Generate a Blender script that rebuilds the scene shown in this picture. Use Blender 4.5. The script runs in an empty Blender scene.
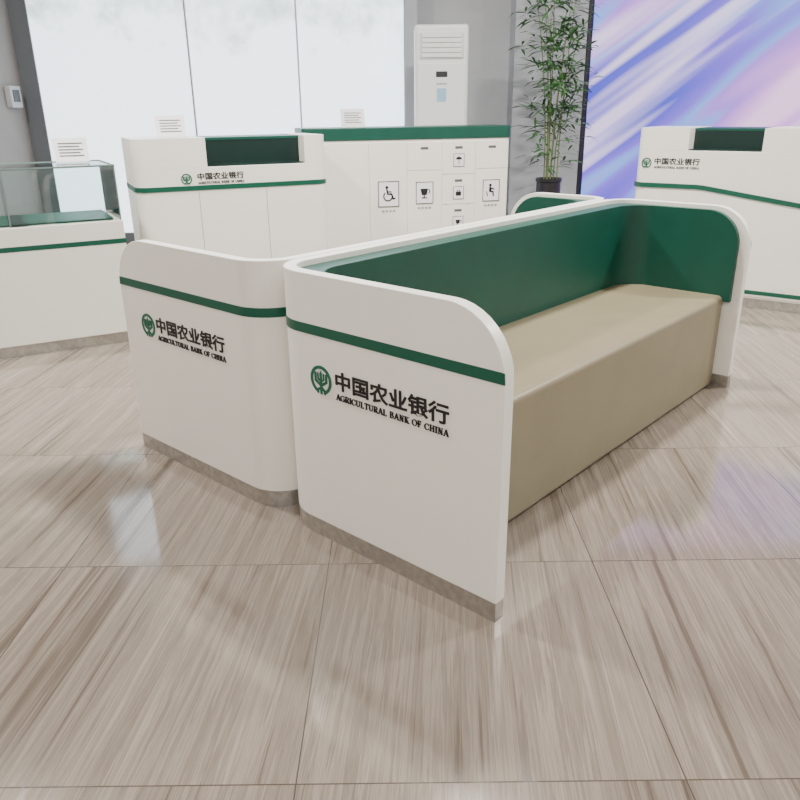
import bpy, bmesh, math, random
import numpy as np
from mathutils import Vector, Matrix
random.seed(4)
C = bpy.context.scene.collection
PI = math.pi
hcam = 1.45
f, pit, rol = 753.1, .3693, .0115
Nx, Ny, an, L, D, H, zs, e, zq, bs = .2785, 1.8737, .8386, 2.542, .9901, .9636, .7789, .2086, .5076, .289
def cam_axes(p, r):
    F = np.array([0, math.cos(p), -math.sin(p)]); U = np.array([0, math.sin(p), math.cos(p)]); R = np.array([1., 0, 0])
    return F, U*math.cos(r)+R*math.sin(r), R*math.cos(r)-U*math.sin(r)
AX = cam_axes(pit, rol)
cd = bpy.data.cameras.new('camera'); cam = bpy.data.objects.new('camera', cd); C.objects.link(cam)
F, U, R = AX
cam.matrix_world = Matrix(((R[0], U[0], -F[0], 0), (R[1], U[1], -F[1], 0), (R[2], U[2], -F[2], hcam), (0, 0, 0, 1)))
cd.sensor_width = 36; cd.lens = f*36/800; cd.clip_start = .05
bpy.context.scene.camera = cam
def ray(u, v): return F+R*(u-400)/f+U*(400-v)/f
def G(u, v, z=0):
    d = ray(u, v); t = (z-hcam)/d[2]; return (d[0]*t, d[1]*t)
def atY(u, v, Y):
    d = ray(u, v); t = Y/d[1]; return Vector((d[0]*t, Y, hcam+d[2]*t))
def XU(u, Y, z):
    c = (u-400)/f; dz = z-hcam
    return -((Y*(R[1]-c*F[1])+dz*(R[2]-c*F[2]))/(R[0]-c*F[0]))

# ------------------------------------------------------------ helpers
def nm(name):
    m = bpy.data.materials.new(name); m.use_nodes = True
    return m, m.node_tree.nodes, m.node_tree.links, m.node_tree.nodes['Principled BSDF']
def mat(name, col, rough=.5, metal=0, var=.04, vs=6, coat=0):
    m, n, l, b = nm(name)
    t = n.new('ShaderNodeTexCoord'); z = n.new('ShaderNodeTexNoise'); z.inputs['Scale'].default_value = vs
    l.new(t.outputs['Object'], z.inputs['Vector'])
    r = n.new('ShaderNodeValToRGB'); r.color_ramp.elements[0].position = .3; r.color_ramp.elements[1].position = .7
    r.color_ramp.elements[0].color = (*[c*(1-var) for c in col], 1); r.color_ramp.elements[1].color = (*[min(1, c*(1+var)) for c in col], 1)
    l.new(z.outputs['Fac'], r.inputs['Fac']); l.new(r.outputs['Color'], b.inputs['Base Color'])
    b.inputs['Roughness'].default_value = rough; b.inputs['Metallic'].default_value = metal; b.inputs['Coat Weight'].default_value = coat
    return m
white = mat('white_lacquer', (.87, .845, .775), .34, var=.01)
green = mat('green_vinyl', (.0012, .066, .043), .42, var=.08)
gstripe = mat('green_strip', (.0010, .080, .046), .40, var=.03)
logog = mat('emblem_green', (.0012, .11, .06), .4, var=.03)
beige = mat('beige_vinyl', (.245, .210, .130), .36, var=.04)
steel = mat('brushed_steel', (.50, .48, .45), .30, .85, .15, 40)
dark = mat('dark_grey', (.02, .02, .024), .4)
ink = mat('black_ink', (.005, .005, .007), .5)
walls = mat('wall_paint', (.42, .43, .45), .8, var=.02)
ceilm = mat('ceiling_paint', (.36, .36, .36), .8, var=.02)
paper = mat('white_paper', (.85, .85, .85), .6, var=.01)
greyp = mat('grey_plastic', (.33, .34, .35), .4)

def link(name, me, m, parent=None):
    if m: me.materials.append(m)
    o = bpy.data.objects.new(name, me); C.objects.link(o); o.parent = parent
    return o
def mesh_obj(name, vs, fs, m, parent=None, smooth=False, bevel=0, seg=3):
    me = bpy.data.meshes.new(name); me.from_pydata([tuple(v) for v in vs], [], fs)
    bm = bmesh.new(); bm.from_mesh(me); bmesh.ops.recalc_face_normals(bm, faces=bm.faces); bm.to_mesh(me); bm.free()
    o = link(name, me, m, parent)
    if smooth:
        me.polygons.foreach_set('use_smooth', [True]*len(me.polygons)); me.set_sharp_from_angle(angle=math.radians(40))
    if bevel:
        b = o.modifiers.new('bevel', 'BEVEL'); b.width = bevel; b.segments = seg; b.limit_method = 'ANGLE'; b.angle_limit = math.radians(35); b.harden_normals = smooth
    return o
class MB:
    def __init__(s): s.v = []; s.f = []
    def box(s, x0, x1, y0, y1, z0, z1):
        k = len(s.v); s.v += [(x, y, z) for z in (z0, z1) for (x, y) in ((x0, y0), (x1, y0), (x1, y1), (x0, y1))]
        s.f += [tuple(k+i for i in q) for q in ((0,3,2,1),(4,5,6,7),(0,1,5,4),(1,2,6,5),(2,3,7,6),(3,0,4,7))]; return s
    def prism(s, pts, z0, z1):
        k = len(s.v); n = len(pts); s.v += [(x, y, z0) for x, y in pts]+[(x, y, z1) for x, y in pts]
        s.f += [tuple(range(k, k+n))[::-1], tuple(range(k+n, k+2*n))]+[(k+i, k+(i+1) % n, k+n+(i+1) % n, k+n+i) for i in range(n)]; return s
    def tube(s, pts, rad, n=8):
        k = len(s.v); pts = [Vector(p) for p in pts]
        for i, p in enumerate(pts):
            d = (pts[min(i+1, len(pts)-1)]-pts[max(i-1, 0)]).normalized()
            a = d.orthogonal().normalized(); b = d.cross(a); rr = rad[i] if isinstance(rad, (list, tuple)) else rad
            s.v += [tuple(p+a*rr*math.cos(2*PI*j/n)+b*rr*math.sin(2*PI*j/n)) for j in range(n)]
        for i in range(len(pts)-1):
            s.f += [(k+i*n+j, k+i*n+(j+1) % n, k+(i+1)*n+(j+1) % n, k+(i+1)*n+j) for j in range(n)]
        s.f += [tuple(range(k, k+n))[::-1], tuple(range(k+(len(pts)-1)*n, k+len(pts)*n))]; return s
    def lathe(s, prof, n=32, c=(0, 0)):
        k = len(s.v)
        for r, z in prof: s.v += [(c[0]+r*math.cos(2*PI*j/n), c[1]+r*math.sin(2*PI*j/n), z) for j in range(n)]
        for i in range(len(prof)-1): s.f += [(k+i*n+j, k+i*n+(j+1) % n, k+(i+1)*n+(j+1) % n, k+(i+1)*n+j) for j in range(n)]
        s.f += [tuple(range(k, k+n))[::-1], tuple(range(k+(len(prof)-1)*n, k+len(prof)*n))]; return s
    def band(s, pts, w, th=.004):
        """ribbon standing on a path of (x, y, z centre, outward nx, ny)"""
        k = len(s.v)
        for x, y, z, nx, ny in pts:
            s.v += [(x-nx*.002, y-ny*.002, z-w/2), (x-nx*.002, y-ny*.002, z+w/2), (x+nx*th, y+ny*th, z+w/2), (x+nx*th, y+ny*th, z-w/2)]
        s.f.append((k, k+1, k+2, k+3)); n_ = len(pts)
        for i in range(n_-1):
            q = k+4*i; s.f += [(q+j, q+4+j, q+4+(j+1) % 4, q+(j+1) % 4) for j in range(4)]
        s.f.append(tuple(k+4*(n_-1)+j for j in (3, 2, 1, 0))); return s
    def build(s, name, m, parent=None, **k): return mesh_obj(name, s.v, s.f, m, parent, **k)
class Flat:
    """2-D marks extruded thinly on a face: origin, right and up in local space"""
    def __init__(s, o, r, u, th=.003, base=.0003): s.o, s.r, s.u, s.th, s.b = Vector(o), Vector(r), Vector(u), th, base; s.n = s.r.cross(s.u); s.v = []; s.f = []
    def poly(s, pts):
        k = len(s.v); n = len(pts)
        for d in (s.b, s.th): s.v += [tuple(s.o+s.r*x+s.u*y+s.n*d) for x, y in pts]
        s.f += [tuple(range(k, k+n)), tuple(range(k+n, k+2*n))]+[(k+i, k+(i+1) % n, k+n+(i+1) % n, k+n+i) for i in range(n)]
    def rect(s, x0, x1, y0, y1): s.poly([(x0, y0), (x1, y0), (x1, y1), (x0, y1)])
    def ring(s, cx, cy, r0, r1, n=32, a0=0, a1=2*PI):
        for i in range(n):
            a, b = a0+(a1-a0)*i/n, a0+(a1-a0)*(i+1)/n
            s.poly([(cx+r0*math.cos(a), cy+r0*math.sin(a)), (cx+r1*math.cos(a), cy+r1*math.sin(a)), (cx+r1*math.cos(b), cy+r1*math.sin(b)), (cx+r0*math.cos(b), cy+r0*math.sin(b))])
    def disc(s, cx, cy, r, n=20): s.poly([(cx+r*math.cos(2*PI*i/n), cy+r*math.sin(2*PI*i/n)) for i in range(n)])
    def line(s, pts, w, k_=.6):
        for (x0, y0), (x1, y1) in zip(pts, pts[1:]):
            dx, dy = x1-x0, y1-y0; l = math.hypot(dx, dy); px, py = -dy/l*w/2, dx/l*w/2; ex, ey = dx/l*w/2*k_, dy/l*w/2*k_
            s.poly([(x0+px-ex, y0+py-ey), (x0-px-ex, y0-py-ey), (x1-px+ex, y1-py+ey), (x1+px+ex, y1+py+ey)])
    def build(s, name, m, parent): return mesh_obj(name, s.v, s.f, m, parent)
def emblem(o, r, u, rad, parent):
    k = Flat(o, r, u); q = rad
    k.ring(0, 0, q*.78, q, 48, -PI/2+.50, 1.5*PI-.50)
    k.poly([(-.10*q, .46*q), (0, .66*q), (.10*q, .46*q), (.10*q, -1.0*q), (-.10*q, -1.0*q)])
    for s in (-1, 1):
        k.line([(s*.27*q, .46*q), (s*.27*q, .06*q), (s*.08*q, -.06*q)], .12*q, .3)
        k.line([(s*.52*q, .46*q), (s*.52*q, -.08*q), (s*.08*q, -.34*q)], .19*q, .3)
        k.line([(s*.33*q, -.95*q), (s*.33*q, -.72*q), (s*.08*q, -.58*q)], .17*q, .3)
    return k.build('emblem', logog, parent)
def text(name, s, o, r, u, w, h, m, parent, bold=.0, th=.003):
    cu = bpy.data.curves.new('t', 'FONT'); cu.body = s; cu.extrude = .01; cu.offset = bold; cu.resolution_u = 3
    t = bpy.data.objects.new('t', cu); C.objects.link(t)
    me = bpy.data.meshes.new_from_object(t.evaluated_get(bpy.context.evaluated_depsgraph_get()))
    bpy.data.objects.remove(t)
    o, r, u = Vector(o), Vector(r), Vector(u); n = r.cross(u)
    xs = [v.co.x for v in me.vertices]; ys = [v.co.y for v in me.vertices]
    x0, x1, y0, y1 = min(xs), max(xs), min(ys), max(ys)
    for v in me.vertices:
        v.co = o+r*((v.co.x-x0)/(x1-x0)*w)+u*((v.co.y-y0)/(y1-y0)*h)+n*(.0003 if v.co.z < 0 else th)
    me.materials.clear(); me.name = name
    return link(name, me, m, parent)
# roman capitals with thick and thin strokes and serifs: t thick, n thin, s serif, a arc(cx,cy,rx,ry,deg0,deg1), v small vertical serif
GL = {
 'A': (.86, 'n .12 0 .43 1|t .43 1 .74 0|n .22 .34 .64 .34|s .12 0|s .74 0'),
 'G': (.88, 'a .45 .5 .35 .46 50 360|t .72 0 .72 .42|s .70 .45|v .72 .8'),
 'R': (.86, 't .22 0 .22 1|s .22 0|s .20 1|n .2 .97 .45 .97|n .2 .5 .45 .5|a .45 .735 .22 .235 -90 90|t .45 .5 .74 0|s .76 0'),
 'I': (.42, 't .21 0 .21 1|s .21 0|s .21 1'),
 'C': (.82, 'a .45 .5 .35 .46 45 315|v .72 .8|v .70 .2'),
 'U': (.88, 't .20 .28 .20 1|n .70 .28 .70 1|a .45 .3 .25 .27 180 360|s .20 1|s .70 1'),
 'L': (.74, 't .22 0 .22 1|s .22 1|s .2 0|n .2 .03 .62 .03|v .62 .12'),
 'T': (.80, 't .40 0 .40 1|s .40 0|n .08 .97 .72 .97|v .08 .88|v .72 .88'),
 'B': (.82, 't .22 0 .22 1|s .20 0|s .20 1|n .2 .97 .42 .97|n .2 .53 .45 .53|n .2 .03 .45 .03|a .42 .75 .20 .22 -90 90|a .45 .28 .23 .25 -90 90'),
 'N': (.90, 'n .20 0 .20 1|t .20 1 .70 0|n .70 0 .70 1|s .20 0|s .16 1|s .70 1'),
 'K': (.88, 't .22 0 .22 1|s .22 0|s .22 1|n .25 .42 .68 1|t .38 .55 .72 0|s .68 1|s .74 0'),
 'O': (.90, 'a .45 .5 .36 .46 0 360'),
 'F': (.74, 't .22 0 .22 1|s .22 0|s .2 1|n .2 .97 .62 .97|n .2 .52 .5 .52|v .62 .87|v .5 .5'),
 'H': (.92, 't .22 0 .22 1|t .70 0 .70 1|n .2 .52 .72 .52|s .22 0|s .22 1|s .70 0|s .70 1'),
 ' ': (.42, '')}
def roman(name, s, o, r, u, w, h, m, parent):
    tot = sum(GL[c][0] for c in s); sx_ = w/tot; k = Flat((0, 0, 0), (1, 0, 0), (0, 1, 0)); x = 0
    for c in s:
        for op in GL[c][1].split('|'):
            if not op: continue
            a = op.split(); kd = a[0]; q = [float(z) for z in a[1:]]
            if kd == 't': k.line([(x+q[0], q[1]), (x+q[2], q[3])], .23, 0)
            elif kd == 'n': k.line([(x+q[0], q[1]), (x+q[2], q[3])], .11, 0)
            elif kd == 's': k.rect(x+q[0]-.17, x+q[0]+.17, q[1]-.07 if q[1] > .4 else 0, q[1]+.0 if q[1] > .4 else .07)
            elif kd == 'v': k.rect(x+q[0]-.04, x+q[0]+.04, q[1]-.12, q[1]+.12)
            else:
                n_ = 20
                def P(t_, d_): return (x+q[0]+(q[2]+d_)*math.cos(t_), q[1]+(q[3]+d_*.5)*math.sin(t_))
                for i in range(n_):
                    a_, b_ = [math.radians(q[4]+(q[5]-q[4])*j/n_) for j in (i, i+1)]
                    k.poly([P(a_, -.10), P(a_, .10), P(b_, .10), P(b_, -.10)])
        x += GL[c][0]
    o, r, u = Vector(o), Vector(r), Vector(u); n = r.cross(u)
    vs = [o+r*(v[0]*sx_)+u*(v[1]*h)+n*v[2] for v in k.v]
    return mesh_obj(name, vs, k.f, m, parent)
CN = '中国农业银行'; EN = 'AGRICULTURAL BANK OF CHINA'
def tag(o, label, cat, group=None):
    o['label'] = label; o['category'] = cat
    if group: o['group'] = group
    return o
def empty(name, loc, rz, label, cat, group=None):
    o = bpy.data.objects.new(name, None); o.empty_display_size = .2; C.objects.link(o); o.location = loc; o.rotation_euler = (0, 0, rz)
    return tag(o, label, cat, group)
def struct(o, label=None):
    o['kind'] = 'structure'
    if label: o['label'] = label
    return o

# ------------------------------------------------------------ room
XL, XR, YB, YF, ZC = -4.13, 5.6, 9.0, -2.5, 4.4
m, n, l, b = nm('marble_floor')
tc = n.new('ShaderNodeTexCoord'); mo = n.new('ShaderNodeMapping'); mo.inputs['Location'].default_value = (0.25, .50, 0); l.new(tc.outputs['Object'], mo.inputs['Vector'])
br = n.new('ShaderNodeTexBrick'); br.offset = 0; br.inputs['Scale'].default_value = 1; br.inputs['Mortar Size'].default_value = .0018
br.inputs['Brick Width'].default_value = .9; br.inputs['Row Height'].default_value = .9; br.inputs['Mortar Smooth'].default_value = 0
br.inputs['Color1'].default_value = (0, 0, 0, 1); br.inputs['Color2'].default_value = (1, 1, 1, 1); br.inputs['Mortar'].default_value = (.5, .5, .5, 1)
l.new(mo.outputs['Vector'], br.inputs['Vector'])
m0 = n.new('ShaderNodeMapping'); m0.inputs['Rotation'].default_value = (0, 0, math.radians(4)); l.new(tc.outputs['Object'], m0.inputs['Vector'])
def vein(sy, sc_, det, rgh, dist):
    mp = n.new('ShaderNodeMapping'); mp.inputs['Scale'].default_value = (1, sy, 1); l.new(m0.outputs['Vector'], mp.inputs['Vector'])
    ad = n.new('ShaderNodeVectorMath'); ad.operation = 'MULTIPLY_ADD'; ad.inputs[1].default_value = (3, 5, 7); l.new(br.outputs['Color'], ad.inputs[0]); l.new(mp.outputs['Vector'], ad.inputs[2])
    z = n.new('ShaderNodeTexNoise'); z.inputs['Scale'].default_value = sc_; z.inputs['Detail'].default_value = det; z.inputs['Roughness'].default_value = rgh; z.inputs['Distortion'].default_value = dist
    l.new(ad.outputs[0], z.inputs['Vector']); return z
na = vein(.018, 32, 10, .68, .30); nb = vein(.03, 8, 4, .55, .4)
mm = n.new('ShaderNodeMix'); mm.inputs['Factor'].default_value = .32; l.new(na.outputs['Fac'], mm.inputs['A']); l.new(nb.outputs['Fac'], mm.inputs['B'])
r1 = n.new('ShaderNodeValToRGB'); cr = r1.color_ramp
cr.elements[0].position = .34; cr.elements[0].color = (.085, .063, .046, 1); cr.elements[1].position = .68; cr.elements[1].color = (.36, .31, .258, 1)
for p_, c_ in ((.41, (.135, .105, .080, 1)), (.455, (.235, .196, .158, 1)), (.485, (.170, .137, .108, 1)), (.52, (.28, .237, .193, 1)), (.56, (.205, .168, .136, 1)), (.60, (.295, .25, .206, 1))):
    x = cr.elements.new(p_); x.color = c_
l.new(mm.outputs['Result'], r1.inputs['Fac'])
mx = n.new('ShaderNodeMixRGB'); mx.inputs['Color2'].default_value = (.07, .055, .042, 1); l.new(br.outputs['Fac'], mx.inputs['Fac']); l.new(r1.outputs['Color'], mx.inputs['Color1'])
l.new(mx.outputs['Color'], b.inputs['Base Color']); b.inputs['IOR'].default_value = 2.0
rr_ = n.new('ShaderNodeMapRange'); rr_.inputs['From Min'].default_value = .35; rr_.inputs['From Max'].default_value = .65; rr_.inputs['To Min'].default_value = .14; rr_.inputs['To Max'].default_value = .06
l.new(na.outputs['Fac'], rr_.inputs['Value']); l.new(rr_.outputs[0], b.inputs['Roughness'])
struct(MB().box(XL-.2, XR+.2, YF-.2, YB+.4, -.1, 0).build('floor', m), 'glossy striped beige marble tile floor')
struct(MB().box(XL-.2, XR+.2, YF-.2, YB+.4, ZC, ZC+.1).build('ceiling', ceilm), 'white ceiling')
brown = mat('left_wall_panel', (.20, .18, .17), .6)
struct(MB().box(XL-.2, XL, YF-.2, YB+.4, 0, ZC).build('wall_left', brown))
struct(MB().box(XR, XR+.2, YF-.2, YB+.4, 0, ZC).build('wall_right', walls))
struct(MB().box(XL, XR, YF-.2, YF, 0, ZC).build('wall_front', walls))
struct(MB().box(XL, XR, YB+.1, YB+.3, 0, ZC).build('wall_back', walls))
m, n, l, b = nm('frosted_daylight')
tc = n.new('ShaderNodeTexCoord'); nz = n.new('ShaderNodeTexNoise'); nz.inputs['Scale'].default_value = 2.0; nz.inputs['Detail'].default_value = 10; nz.inputs['Roughness'].default_value = .66
l.new(tc.outputs['Object'], nz.inputs['Vector'])
sp = n.new('ShaderNodeSeparateXYZ'); l.new(tc.outputs['Object'], sp.inputs[0])
mr = n.new('ShaderNodeMapRange'); mr.inputs['From Min'].default_value = 1.7; mr.inputs['From Max'].default_value = 2.5; mr.inputs['To Min'].default_value = .25; mr.inputs['To Max'].default_value = -.01; l.new(sp.outputs['Z'], mr.inputs['Value'])
sm = n.new('ShaderNodeMath'); l.new(nz.outputs['Fac'], sm.inputs[0]); l.new(mr.outputs[0], sm.inputs[1])
m3 = n.new('ShaderNodeMapRange'); m3.inputs['From Min'].default_value = 2.5; m3.inputs['From Max'].default_value = 3.1; m3.inputs['To Min'].default_value = 0; m3.inputs['To Max'].default_value = .25; l.new(sp.outputs['Z'], m3.inputs['Value'])
s2_ = n.new('ShaderNodeMath'); l.new(sm.outputs[0], s2_.inputs[0]); l.new(m3.outputs[0], s2_.inputs[1])
rp = n.new('ShaderNodeValToRGB'); rp.color_ramp.elements[0].position = .34; rp.color_ramp.elements[0].color = (.20, .27, .25, 1); rp.color_ramp.elements[1].position = .58; rp.color_ramp.elements[1].color = (.70, .82, .90, 1)
x = rp.color_ramp.elements.new(.46); x.color = (.42, .52, .53, 1)
l.new(s2_.outputs[0], rp.inputs['Fac']); l.new(rp.outputs['Color'], b.inputs['Emission Color']); b.inputs['Emission Strength'].default_value = 2.9
b.inputs['Base Color'].default_value = (.7, .75, .8, 1); b.inputs['Roughness'].default_value = .3
glow = m
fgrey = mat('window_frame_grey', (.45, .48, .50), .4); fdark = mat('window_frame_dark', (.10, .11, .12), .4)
xs = [XU(u, YB, 1.6) for u in (40, 193, 300, 405)]
for i in range(3):
    x0, x1 = xs[i], xs[i+1]
    o = struct(MB().box(x0+.009, x1-.009, YB+.02, YB+.05, .12, ZC).build('window_%d' % (i+1), glow))
    fr = MB()
    fr.box(XL if i == 0 else x0, x0+.009, YB-.0, YB+.1, 0, ZC).box(x1-.009, x1, YB-.0, YB+.1, 0, ZC).box(x0, x1, YB-.02, YB+.1, 0, .12)
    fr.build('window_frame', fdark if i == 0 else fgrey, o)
colm = mat('column_grey', (.36, .38, .41), .5)
struct(MB().box(xs[3], XU(417, YB, 1.6), YB-.15, YB+.1, 0, ZC).build('trim_1', colm))
struct(MB().box(XU(513, YB-.3, 1.6), XU(583, YB-.3, 1.6), YB-.3, YB+.1, 0, ZC).build('trim_2', mat('column_pale', (.42, .44, .47), .5)))

# wall screen
m, n, l, b = nm('screen_picture')
tc = n.new('ShaderNodeTexCoord')
m1 = n.new('ShaderNodeMapping'); m1.inputs['Rotation'].default_value = (0, math.radians(36), 0); l.new(tc.outputs['Object'], m1.inputs['Vector'])
def layer(sx_, sz_, scl, det, off):
    m2 = n.new('ShaderNodeMapping'); m2.inputs['Scale'].default_value = (sx_, 1, sz_); m2.inputs['Location'].default_value = (off, 0, off); l.new(m1.outputs['Vector'], m2.inputs['Vector'])
    z_ = n.new('ShaderNodeTexNoise'); z_.inputs['Scale'].default_value = scl; z_.inputs['Detail'].default_value = det; l.new(m2.outputs['Vector'], z_.inputs['Vector']); return z_
n1 = layer(.14, 1.0, 1.4, 2, 0); n2 = layer(.10, 2.0, 2.0, 2, 3.3)
rp = n.new('ShaderNodeValToRGB'); cr = rp.color_ramp
cr.elements[0].position = .28; cr.elements[0].color = (.02, .025, .34, 1); cr.elements[1].position = .76; cr.elements[1].color = (.95, .56, .95, 1)
for p_, c_ in ((.40, (.05, .06, .62, 1)), (.49, (.18, .10, .75, 1)), (.54, (.18, .34, .90, 1)), (.58, (.38, .18, .80, 1)), (.66, (.68, .30, .84, 1))):
    x = cr.elements.new(p_); x.color = c_
sx = n.new('ShaderNodeSeparateXYZ'); l.new(tc.outputs['Object'], sx.inputs[0])
mr = n.new('ShaderNodeMapRange'); mr.inputs['From Min'].default_value = 1.8; mr.inputs['From Max'].default_value = 4.8; mr.inputs['To Min'].default_value = -.01; mr.inputs['To Max'].default_value = .17; l.new(sx.outputs['X'], mr.inputs['Value'])
aa = n.new('ShaderNodeMath'); l.new(n1.outputs['Fac'], aa.inputs[0]); l.new(mr.outputs[0], aa.inputs[1]); l.new(aa.outputs[0], rp.inputs['Fac'])
r2 = n.new('ShaderNodeValToRGB'); r2.color_ramp.elements[0].position = .52; r2.color_ramp.elements[0].color = (0, 0, 0, 1); r2.color_ramp.elements[1].position = .67; r2.color_ramp.elements[1].color = (.82, .82, .82, 1)
l.new(n2.outputs['Fac'], r2.inputs['Fac'])
mx = n.new('ShaderNodeMixRGB'); mx.inputs['Color2'].default_value = (.84, .72, 1, 1); l.new(r2.outputs['Color'], mx.inputs['Fac']); l.new(rp.outputs['Color'], mx.inputs['Color1'])
l.new(mx.outputs['Color'], b.inputs['Emission Color']); b.inputs['Emission Strength'].default_value = 1.8; b.inputs['Base Color'].default_value = (.02, .02, .03, 1)
t = empty('wall_screen', (0, 0, 0), 0, 'large glowing purple and pink display screen covering the back wall', 'screen')
xs0 = XU(590, YB-.2, 1.6)
MB().box(xs0, XR-.02, YB-.16, YB-.12, .25, ZC-.25).build('screen_picture', m, t)
MB().box(xs0-.05, XR-.01, YB-.12, YB+.1, .0, ZC-.2).build('screen_cabinet', dark, t)

# ------------------------------------------------------------ sofas
rT = .20; RC = .16; TH = .045; TA = .03; TB = .085; PH = .066
def sofa(name, L, D, ya, yb, loc, rz, label, seat_ya):
    t = empty(name, loc, rz, label, 'sofa')
    def path(ox, oy, a0, b0, r, rc):
        ss = [r*(1-math.cos(PI/2*i/10)) for i in range(11)]
        Pt = [(ox, a0+s, s) for s in ss]
        Pt += [(ox+rc-rc*math.cos(PI/2*i/10), D-oy-rc+rc*math.sin(PI/2*i/10), 9) for i in range(11)]
        Pt += [(L-ox-rc+rc*math.sin(PI/2*i/10), D-oy-rc+rc*math.cos(PI/2*i/10), 9) for i in range(11)]
        Pt += [(L-ox, b0+s, s) for s in reversed(ss)]
        return Pt
    def zt(s, top, r): return top if s >= r else top-r+math.sqrt(max(0, r*r-(r-s)**2))
    def wall(nm_, o0, o1, z0, top, ins, r, m, cap=None, bev=.005, seg=3):
        po, pi_ = path(o0[0], o0[1], ya+ins, yb+ins, r, o0[2]), path(o1[0], o1[1], ya+ins, yb+ins, r, o1[2])
        vs = []
        for (x, y, s), (x2, y2, s2) in zip(po, pi_):
            z = zt(s, top, r); z = max(z, z0+.001)
            if cap: z = min(z, cap)
            vs += [(x, y, z0), (x, y, z), (x2, y2, z), (x2, y2, z0)]
        fs = [(0, 1, 2, 3)]; n_ = len(po)
        for i in range(n_-1):
            k = 4*i; fs += [(k+j, k+4+j, k+4+(j+1) % 4, k+(j+1) % 4) for j in range(4)]
        fs.append(tuple(4*(n_-1)+j for j in (3, 2, 1, 0)))
        return mesh_obj(nm_, vs, fs, m, t, smooth=True, bevel=bev, seg=seg)
    wall('shell', (0, 0, RC), (TH, TH, RC-TH), PH, H, 0, rT, white)
    wall('plinth', (.001, .001, RC-.001), (TH-.003, TH-.003, RC-TH), 0, H, .001, rT, steel, cap=PH+.0005, bev=0)
    wall('stripe', (-.0015, -.0015, RC), (.004, .004, RC), zs-.017, H, 0, rT, gstripe, cap=zs+.017, bev=0)
    wall('lining', (TH, TH, RC-TH), (TH+TA, TH+TB, .15), zq-.03, H-.020, .045, rT-.03, green, bev=.026, seg=5)
    yi = D-TH-TB; x0, x1 = TH+.003, L-TH-.003
    MB().prism([(x0, seat_ya), (x1, seat_ya), (x1, yi+.02), (x0, yi+.02)], .002, zq).build('seat', beige, t, bevel=.028, seg=5, smooth=True)
    return t
Aa, Bb = Vector((math.cos(an), math.sin(an), 0)), Vector((-math.sin(an), math.cos(an), 0))
N = Vector((Nx, Ny, 0))
s1 = sofa('bench_sofa', L, D-.004, 0, e, N, an, 'nearest white shell bench sofa with green backrest and beige seat facing right', bs)
s2 = sofa('bench_sofa', L, D-.004, e+.10, 0, N+Aa*L+Bb*2*D, an+PI, 'white bench sofa backing onto the nearest one, its beige seat turned away', bs+.1)
def brand(t, flip):
    r = Vector((0, 1, 0)) if flip else Vector((0, -1, 0)); x = L if flip else 0
    u = Vector((0, 0, 1)); zc = H*.635
    d_e, d_t = (.19, .255) if flip else (.725, .655)
    emblem(Vector((x, d_e, zc)), r, u, .050, t)
    text('lettering', CN, Vector((x, d_t, zc-.018)), r, u, .47, .066, ink, t, .021)
    roman('small_lettering', EN, Vector((x, d_t, zc-.052)), r, u, .47, .021, ink, t)
brand(s1, False); brand(s2, True)

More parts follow.
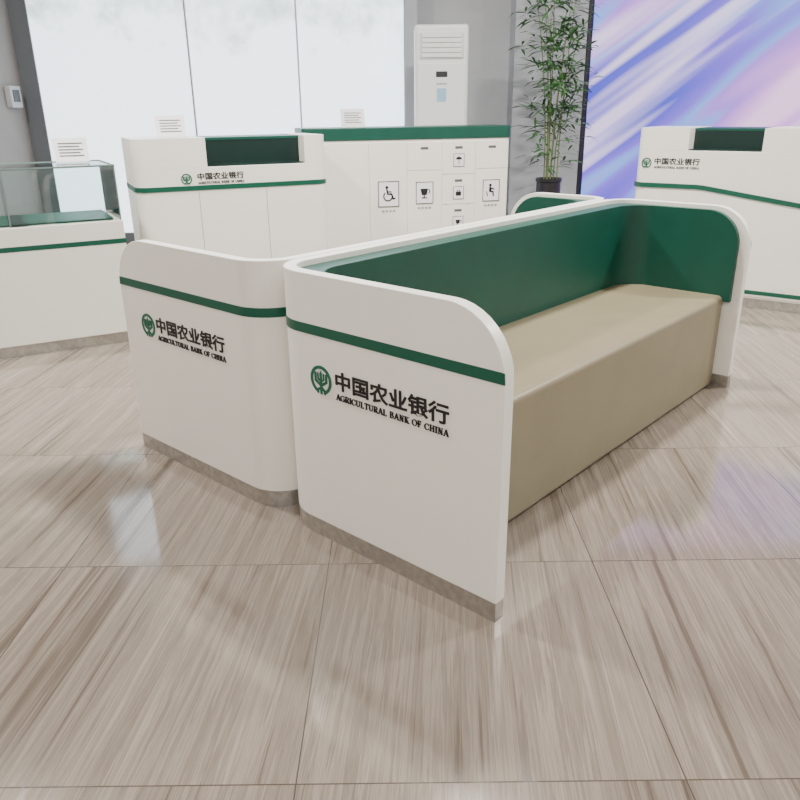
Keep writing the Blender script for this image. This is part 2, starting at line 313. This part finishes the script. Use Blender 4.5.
# ------------------------------------------------------------ counters
X_, Z_ = Vector((1, 0, 0)), Vector((0, 0, 1))
def frame2(u1, Y1, u2, Y2, z):
    a = Vector((XU(u1, Y1, z), Y1, 0)); b = Vector((XU(u2, Y2, z), Y2, 0)); d = b-a
    return a, math.atan2(d.y, d.x), d.length
def rplan(W, Dp, r, n=8, o=0):
    p = []
    for cx, cy, a0 in ((r, r, PI), (W-r, r, 1.5*PI)):
        p += [(cx+(r+o)*math.cos(a0+PI/2*i/n), cy+(r+o)*math.sin(a0+PI/2*i/n)) for i in range(n+1)]
    return p+[(W+o, Dp), (-o, Dp)]
def counter(u1, Y1, u2, Y2, Hc, nx0, nx1, zst, ex, tx, seams, label, Dp=.6, r=.10, sc=1.0, ins=green, nd=.2, tz=0, sweep=0):
    o, a, W = frame2(u1, Y1, u2, Y2, Hc)
    t = empty('service_counter', o, a, label, 'counter')
    MB().prism(rplan(W, Dp, r), .07, Hc-nd).build('body', white, t, smooth=True, bevel=.004)
    MB().prism(rplan(W, Dp, r, o=-.012), 0, .07).build('plinth', steel, t, smooth=True)
    n0, n1 = nx0*W, nx1*W
    pl = [q for q in rplan(W, Dp, r) if q[0] <= n0 and q[1] < Dp-.01]
    MB().prism(pl+[(n0, 0), (n0, Dp), (0, Dp)], Hc-nd, Hc).build('rim', white, t, smooth=True)
    pr = [q for q in rplan(W, Dp, r) if q[0] >= n1 and q[1] < Dp-.01]
    MB().prism([(n1, 0)]+pr+[(W, Dp), (n1, Dp)], Hc-nd, Hc).build('rim', white, t, smooth=True)
    MB().box(n0, n1, .14, Dp-.02, Hc-nd, Hc-.022).build('inset_panel', ins, t)
    MB().box(n0, n1, .135, Dp-.02, Hc-.022, Hc-.004).build('inset_top', green, t)
    MB().box(n0+.001, n1-.001, .01, .14, Hc-nd, Hc-nd+.008).build('inset_tray', ins, t)
    pts = [(0, Dp-.02, zst, -1, 0)]+[(r+r*math.cos(PI+PI/2*i/8), r+r*math.sin(PI+PI/2*i/8), zst, math.cos(PI+PI/2*i/8), math.sin(PI+PI/2*i/8)) for i in range(9)]
    if sweep:
        for i in range(1, 25):
            x = r+(W-2*r)*i/24; q = min(1, max(0, (x/W-.30)/.5)); z = zst-sweep*q; pts.append((x, 0, z, 0, -1))
        zl = pts[-1][2]
        pp = [(p[0], p[2]-.03) for p in pts if p[4] == -1]
        k = Flat((0, 0, 0), X_, Z_, .012); k.poly([(pp[0][0], .09)]+[(pp[-1][0], .09)]+pp[::-1]); k.build('front_panel', white, t)
        MB().band([(r+(W-2*r)*.1, -.012, .12, 0, -1), (W-r, -.012, .12, 0, -1)], .03, .004).build('base_stripe', gstripe, t)
    else:
        pts.append((W-r, 0, zst, 0, -1)); zl = zst
    pts += [(W-r+r*math.sin(PI/2*i/8), r-r*math.cos(PI/2*i/8), zl, math.sin(PI/2*i/8), -math.cos(PI/2*i/8)) for i in range(1, 9)]+[(W, Dp-.02, zl, 1, 0)]
    MB().band(pts, .034, .005 if not sweep else .014).build('stripe', gstripe, t)
    for sx_ in seams: MB().box(sx_*W-.002, sx_*W+.002, -.0015, .004, .09, zst-.03).build('door_seam', greyp, t)
    emblem((ex*W, 0, zst+.075*sc+tz), X_, Z_, .046*sc, t)
    text('lettering', CN, (tx*W, 0, zst+.065*sc+tz), X_, Z_, .40*sc, .058*sc, ink, t, .021)
    roman('small_lettering', EN, (tx*W, 0, zst+.032*sc+tz), X_, Z_, .40*sc, .018*sc, ink, t)
    return t, o, a, W
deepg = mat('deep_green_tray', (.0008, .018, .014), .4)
zc1 = atY(230, 137, 5.8).z
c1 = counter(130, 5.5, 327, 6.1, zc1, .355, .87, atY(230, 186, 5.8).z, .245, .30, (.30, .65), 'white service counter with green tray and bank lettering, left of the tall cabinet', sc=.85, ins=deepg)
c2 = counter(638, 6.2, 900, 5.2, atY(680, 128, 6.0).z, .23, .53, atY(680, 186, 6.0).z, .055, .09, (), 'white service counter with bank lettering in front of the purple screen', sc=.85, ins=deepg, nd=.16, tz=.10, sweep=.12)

# display counter with glass case
g0, g1 = Vector((*G(6, 359), 0)), Vector((*G(140, 340), 0))
dd = (g1-g0); a = math.atan2(dd.y, dd.x); Wd = dd.length+.9; o = g1-dd.normalized()*Wd
t = empty('display_counter', o, a, 'white display counter with green strip and glass case at the left edge', 'display counter')
zb = atY(60, 225, (g0.y+g1.y)/2).z; zg = atY(60, 168, (g0.y+g1.y)/2).z; zst = atY(60, 246, (g0.y+g1.y)/2).z; Dd = .62
MB().box(0, Wd, 0, Dd, .07, zb).build('body', white, t, bevel=.006)
MB().box(.01, Wd-.01, .01, Dd-.01, 0, .07).build('plinth', steel, t)
MB().box(-.002, Wd+.002, -.002, Dd+.002, zst-.015, zst+.015).build('stripe', gstripe, t)
m, n, l, b = nm('clear_glass')
n.remove(b); gl = n.new('ShaderNodeBsdfGlossy'); gl.inputs['Roughness'].default_value = .02; tr = n.new('ShaderNodeBsdfTransparent'); tr.inputs['Color'].default_value = (.95, .985, .975, 1)
fz = n.new('ShaderNodeFresnel'); mi = n.new('ShaderNodeMixShader'); l.new(fz.outputs[0], mi.inputs[0]); l.new(tr.outputs[0], mi.inputs[1]); l.new(gl.outputs[0], mi.inputs[2]); l.new(mi.outputs[0], n['Material Output'].inputs['Surface'])
glass = m
gc = empty('glass_case', (0, 0, 0), 0, '', '')
gc.parent = t; del gc['label']; del gc['category']
for nm_, bx in (('front_pane', (0.01, Wd-.01, .008, .014)), ('back_pane', (0.01, Wd-.01, Dd-.014, Dd-.008)), ('side_pane', (Wd-.014, Wd-.008, .014, Dd-.014)), ('side_pane', (.008, .014, .014, Dd-.014)), ('divider_pane', (Wd*.62, Wd*.62+.006, .014, Dd-.014))):
    MB().box(bx[0], bx[1], bx[2], bx[3], zb, zg-.006).build(nm_, glass, gc)
MB().box(.008, Wd-.008, .008, Dd-.008, zg-.006, zg).build('top_pane', glass, gc)
MB().box(.05, Wd-.05, .05, Dd-.05, zb, zb+.012).build('display_bed', green, gc)
fr = MB()
for x in (.008, Wd*.62, Wd-.015):
    for y in (.006, Dd-.013): fr.box(x, x+.008, y, y+.008, zb, zg)
fr.box(.006, Wd-.006, .004, .012, zg-.004, zg+.005).box(.006, Wd-.006, Dd-.012, Dd-.004, zg-.004, zg+.005).box(Wd-.014, Wd-.006, .004, Dd-.004, zg-.004, zg+.005)
fr.build('case_frame', mat('aluminium_edge', (.22, .30, .28), .3, .3), gc)
disp = (o, a, Wd, zg)

# tall storage cabinet
Hs = atY(410, 127, 6.9).z
o, a, W = frame2(303, 6.65, 511, 7.1, Hs)
t = empty('storage_cabinet', o, a, 'wide white storage cabinet with green top and pictogram doors', 'cabinet')
cab3 = (o, a, W)
MB().prism(rplan(W, .5, .05), .07, Hs-.10).build('body', white, t, smooth=True, bevel=.003)
MB().prism(rplan(W, .5, .05, o=-.012), 0, .07).build('plinth', steel, t)
MB().prism(rplan(W, .5, .05, o=.012), Hs-.10, Hs).build('worktop', green, t, smooth=True, bevel=.006)
cols = [(u-303)/208 for u in (303, 365, 403, 439, 474, 509)]
cw = [c*W for c in cols]; top = Hs-.12
slotm = mat('slot_grey', (.10, .10, .11), .4)
def sticker(parent, cx, cz, w_, h_, kind, cap=True):
    k = Flat((cx, -.008, cz), X_, Z_, .0035); k.rect(-w_/2, w_/2, -h_/2, h_/2); st = k.build('pictogram_plate', paper, parent)
    k = Flat((cx, -.008, cz), X_, Z_, .006, .0035); b_ = w_*.035
    for q_ in ((-w_/2, w_/2, -h_/2, -h_/2+b_), (-w_/2, w_/2, h_/2-b_, h_/2), (-w_/2, -w_/2+b_, -h_/2, h_/2), (w_/2-b_, w_/2, -h_/2, h_/2)): k.rect(*q_)
    s = w_
    if kind == 'wheelchair':
        k.disc(-.08*s, .30*s, .07*s); k.ring(-.03*s, -.10*s, .17*s, .23*s, 20, math.radians(130), math.radians(380))
        k.line([(-.08*s, .20*s), (-.04*s, 0), (.14*s, 0), (.22*s, -.22*s), (.30*s, -.20*s)], .07*s); k.line([(-.06*s, .10*s), (.12*s, .10*s)], .05*s)
    elif kind == 'cup':
        k.poly([(-.24*s, .22*s), (.20*s, .22*s), (.12*s, -.12*s), (-.16*s, -.12*s)]); k.ring(.22*s, .08*s, .06*s, .11*s, 16, -PI/2, PI/2)
        k.rect(-.05*s, .01*s, -.26*s, -.12*s); k.rect(-.18*s, .14*s, -.30*s, -.24*s)
    elif kind == 'umbrella':
        k.poly([(.28*s*math.cos(PI*i/12), .05*s+.24*s*math.sin(PI*i/12)) for i in range(13)]); k.line([(0, .05*s), (0, -.25*s), (.08*s, -.28*s)], .05*s)
    elif kind == 'bag':
        k.rect(-.24*s, .24*s, -.26*s, .10*s); k.ring(0, .10*s, .10*s, .16*s, 14, 0, PI)
    else:
        k.disc(-.05*s, .28*s, .08*s); k.rect(-.12*s, .02*s, -.05*s, .18*s); k.line([(-.02*s, .12*s), (.18*s, .06*s)], .07*s); k.line([(-.08*s, -.05*s), (.12*s, -.08*s), (.14*s, -.30*s)], .08*s); k.line([(-.28*s, -.06*s), (-.20*s, -.30*s)], .05*s)
    k.build('pictogram', ink, st)
    if not cap: return
    k = Flat((cx, -.008, cz-h_/2-.035), X_, Z_, .0035)
    for i in range(4): k.rect(-.062+.033*i, -.040+.033*i, -.009, .009)
    k.build('caption', greyp, parent)
def door(x0, x1, z0, z1, name):
    return MB().box(x0+.003, x1-.003, -.008, .002, z0+.003, z1-.003).build(name, white, t, bevel=.002)
def slot(p, x0, x1, z):
    c = (x0+x1)/2; MB().box(c-.035, c+.035, -.011, -.004, z-.011, z+.011).build('finger_slot', slotm, p, bevel=.004)
d1 = door(cw[0]+.03, cw[1], .09, top, 'door'); d2 = door(cw[1], cw[2], .09, top, 'door')
sticker(d2, (cw[1]+cw[2])/2, Hs-.55, .19, .22, 'wheelchair')
for i, kind in ((2, 'cup'), (3, 'umbrella'), (4, 'person')):
    x0, x1 = cw[i], cw[i+1]
    zs_ = [top, Hs-.40, Hs-.66, Hs-.92] if i == 3 else [top, Hs-.36]
    for j, (z1, z0) in enumerate(zip(zs_, zs_[1:])):
        p = door(x0, x1, z0, z1, 'drawer'); slot(p, x0, x1, z1-.055)
        if i == 3: sticker(p, (x0+x1)/2, z1-.16, .10, .11, ('umbrella', 'bag', 'cup')[j], False)
    p = door(x0, x1, .09, zs_[-1], 'door')
    sticker(p, (x0+x1)/2, zs_[-1]-.19, .16, .19, kind)
MB().box(cw[2]+.02, W-.02, -.010, -.004, Hs-1.11, Hs-1.085).build('stripe', gstripe, t)

# info stands
def stand(loc, rz, label, s=1):
    t = empty('info_stand', loc, rz, label, 'sign holder', 'clear sign holders on the counters')
    MB().box(-.10*s, .10*s, -.05, .05, 0, .004).build('base', glass, t)
    v = [(-.105*s, -.03, .004), (.105*s, -.03, .004), (.105*s, -.026, .004), (-.105*s, -.026, .004)]
    w_ = [(x, y+.05, .15*s) for x, y, z in v]
    fs = [(0,1,2,3),(4,5,6,7),(0,1,5,4),(1,2,6,5),(2,3,7,6),(3,0,4,7)]
    mesh_obj('sheet', v+w_, fs, paper, t)
    k = Flat((0, -.0305, .004), X_, Vector((0, .05, .146)).normalized(), .0015)
    for i in range(5): k.rect(-.075*s, (.075-.02*(i % 2))*s, (.115-.02*i)*s, (.122-.02*i)*s)
    k.build('print', slotm, t)
    return t
o, a, Wd, zg = disp
def onloc(o, a, x, y, z): return Vector((o.x+x*math.cos(a)-y*math.sin(a), o.y+x*math.sin(a)+y*math.cos(a), z))
stand(onloc(o, a, Wd-.20, .42, zg+.006), a, 'clear sign holder with a white sheet on the glass display case')
tt, o, a, W = c1; stand(onloc(o, a, .32, .25, zc1+.001), a, 'clear sign holder on the white service counter, left of its green tray')
o, a, W = cab3; stand(onloc(o, a, .47, .25, Hs+.001), a, 'clear sign holder on the green topped storage cabinet')

# ------------------------------------------------------------ air conditioner
Ya = 7.9; xa0, xa1 = XU(415, Ya, 1.6), XU(468, Ya, 1.6); za = atY(442, 24, Ya).z; Wa = xa1-xa0
acm = mat('ac_white', (.74, .74, .72), .35, var=.01)
t = empty('air_conditioner', ((xa0+xa1)/2, Ya, 0), 0, 'tall white floor standing air conditioner beside the window column', 'air conditioner')
h = Wa/2
MB().box(-h, h, 0, .38, .06, za).build('body', acm, t, bevel=.03, smooth=True)
MB().box(-h+.01, h-.01, .01, .37, 0, .06).build('base', greyp, t)
ob = MB().box(-h+.05, h-.05, -.010, .002, za-.30, za-.07).build('outlet_frame', mat('ac_grey', (.60, .60, .59), .4), t, bevel=.005)
for i in range(5): MB().box(-h+.07, h-.07, -.02, -.009, za-.285+i*.043, za-.252+i*.043).build('louver', acm, ob)
MB().box(-h+.03, h-.03, -.010, .002, .75, za-.34).build('front_panel', acm, t, bevel=.004)
MB().box(-.055, .055, -.013, -.008, za-.46, za-.41).build('display', dark, t)
k = Flat((0, -.010, za-.52), X_, Z_, .003); k.rect(-.05, .05, -.006, .006); k.build('badge', greyp, t)
k = Flat((0, -.010, za-.62), X_, Z_, .003); k.rect(-.045, .045, -.06, .06); k.build('energy_sticker', mat('sticker_blue', (.28, .46, .62), .5), t)
gr = MB().box(-h+.03, h-.03, -.010, .002, .12, .72).build('intake_grille', greyp, t)
for i in range(10): MB().box(-h+.05, h-.05, -.016, -.009, .16+i*.05, .185+i*.05).build('grille_slat', acm, gr)

# wall control box
d = ray(11, 97); tt = XL/d[0]; pc = Vector((XL, d[1]*tt, hcam+d[2]*tt))
t = empty('control_box', pc, 0, 'small grey control box on the brown wall at the left edge', 'control box')
MB().box(-.003, .06, -.12, .12, -.11, .11).build('housing', greyp, t, bevel=.01)
MB().box(.06, .066, -.07, .07, -.05, .07).build('cover', dark, t)

# ------------------------------------------------------------ bamboo
Yp = 8.1; xp = XU(549, Yp, .8); zp = atY(547, 178, Yp).z
t = empty('potted_bamboo', (xp, Yp, 0), 0, 'tall leafy bamboo in a black pot in front of the pale column', 'potted plant')
MB().lathe([(.10, 0), (.12, .02), (.125, zp-.04), (.135, zp-.03), (.135, zp), (.115, zp), (.11, zp-.05)]).build('pot', dark, t, smooth=True)
MB().lathe([(.05, zp-.06), (.111, zp-.055), (.111, zp-.045), (.03, zp-.04)]).build('soil', mat('soil', (.05, .035, .02), .9), t)
leafm = mat('bamboo_leaf', (.045, .145, .035), .45, var=.5, vs=9); stemm = mat('bamboo_stem', (.16, .20, .06), .5, var=.2)
lv, lf = [], []
def leaf(p, d, ln, w_):
    d = d.normalized(); s = d.cross(Vector((random.uniform(-.4, .4), random.uniform(-.4, .4), 1))).normalized(); k = len(lv)
    dr = Vector((0, 0, -1))
    for tt_, ww in ((0, .1), (.25, .8), (.55, 1), (.8, .55), (1, .02)):
        c = p+d*ln*tt_+dr*ln*.35*tt_*tt_; lv.extend([tuple(c-s*w_*ww/2), tuple(c+s*w_*ww/2)])
    for i in range(4): lf.append((k+2*i, k+2*i+1, k+2*i+3, k+2*i+2))
for i in range(8):
    an_ = i*2.4; r0_ = .03+.06*random.random(); hh = random.uniform(1.3, 2.35)
    bx, by = r0_*math.cos(an_), r0_*math.sin(an_); lean = random.uniform(.08, .32)
    pts = [Vector((bx+lean*math.cos(an_)*s*s, by+lean*math.sin(an_)*s*s, zp-.06+hh*s)) for s in [j/10 for j in range(11)]]
    MB().tube(pts, [.007*(1-.6*j/10) for j in range(11)], 6).build('stem', stemm, t, smooth=True)
    for j in range(1, 11):
        for b_ in range(3 if j > 2 else 1):
            aa_ = random.uniform(0, 2*PI); bl = random.uniform(.12, .34)*(1.15-.05*j)
            bd = Vector((math.cos(aa_), math.sin(aa_), random.uniform(.1, .7)))
            tip = pts[j]+bd*bl
            for q_ in range(6):
                pp = pts[j].lerp(tip, .3+.7*q_/5)
                leaf(pp, Vector((random.uniform(-1, 1), random.uniform(-1, 1), random.uniform(-.3, .5)))+bd*.6, random.uniform(.11, .21), .026)
mesh_obj('foliage', lv, lf, leafm, t)

# ------------------------------------------------------------ lighting
def area(x, y, z, sx, sy, w, col=(1, 1, 1), rot=(0, 0, 0)):
    d = bpy.data.lights.new('light', 'AREA'); d.shape = 'RECTANGLE'; d.size = sx; d.size_y = sy; d.energy = w; d.color = col
    o = bpy.data.objects.new('light', d); C.objects.link(o); o.location = (x, y, z); o.rotation_euler = rot
for x in (-3.0, 0, 3.2): area(x, -1.2, ZC-.03, 1.6, .8, 110, (1, .93, .84))
for x in (-3.2, .6, 4.6): area(x, 4.2, ZC-.03, .5, .35, 320, (1, .96, .90))
w = bpy.data.worlds.new('w'); bpy.context.scene.world = w; w.use_nodes = True
w.node_tree.nodes['Background'].inputs[0].default_value = (.8, .85, .9, 1); w.node_tree.nodes['Background'].inputs[1].default_value = .5
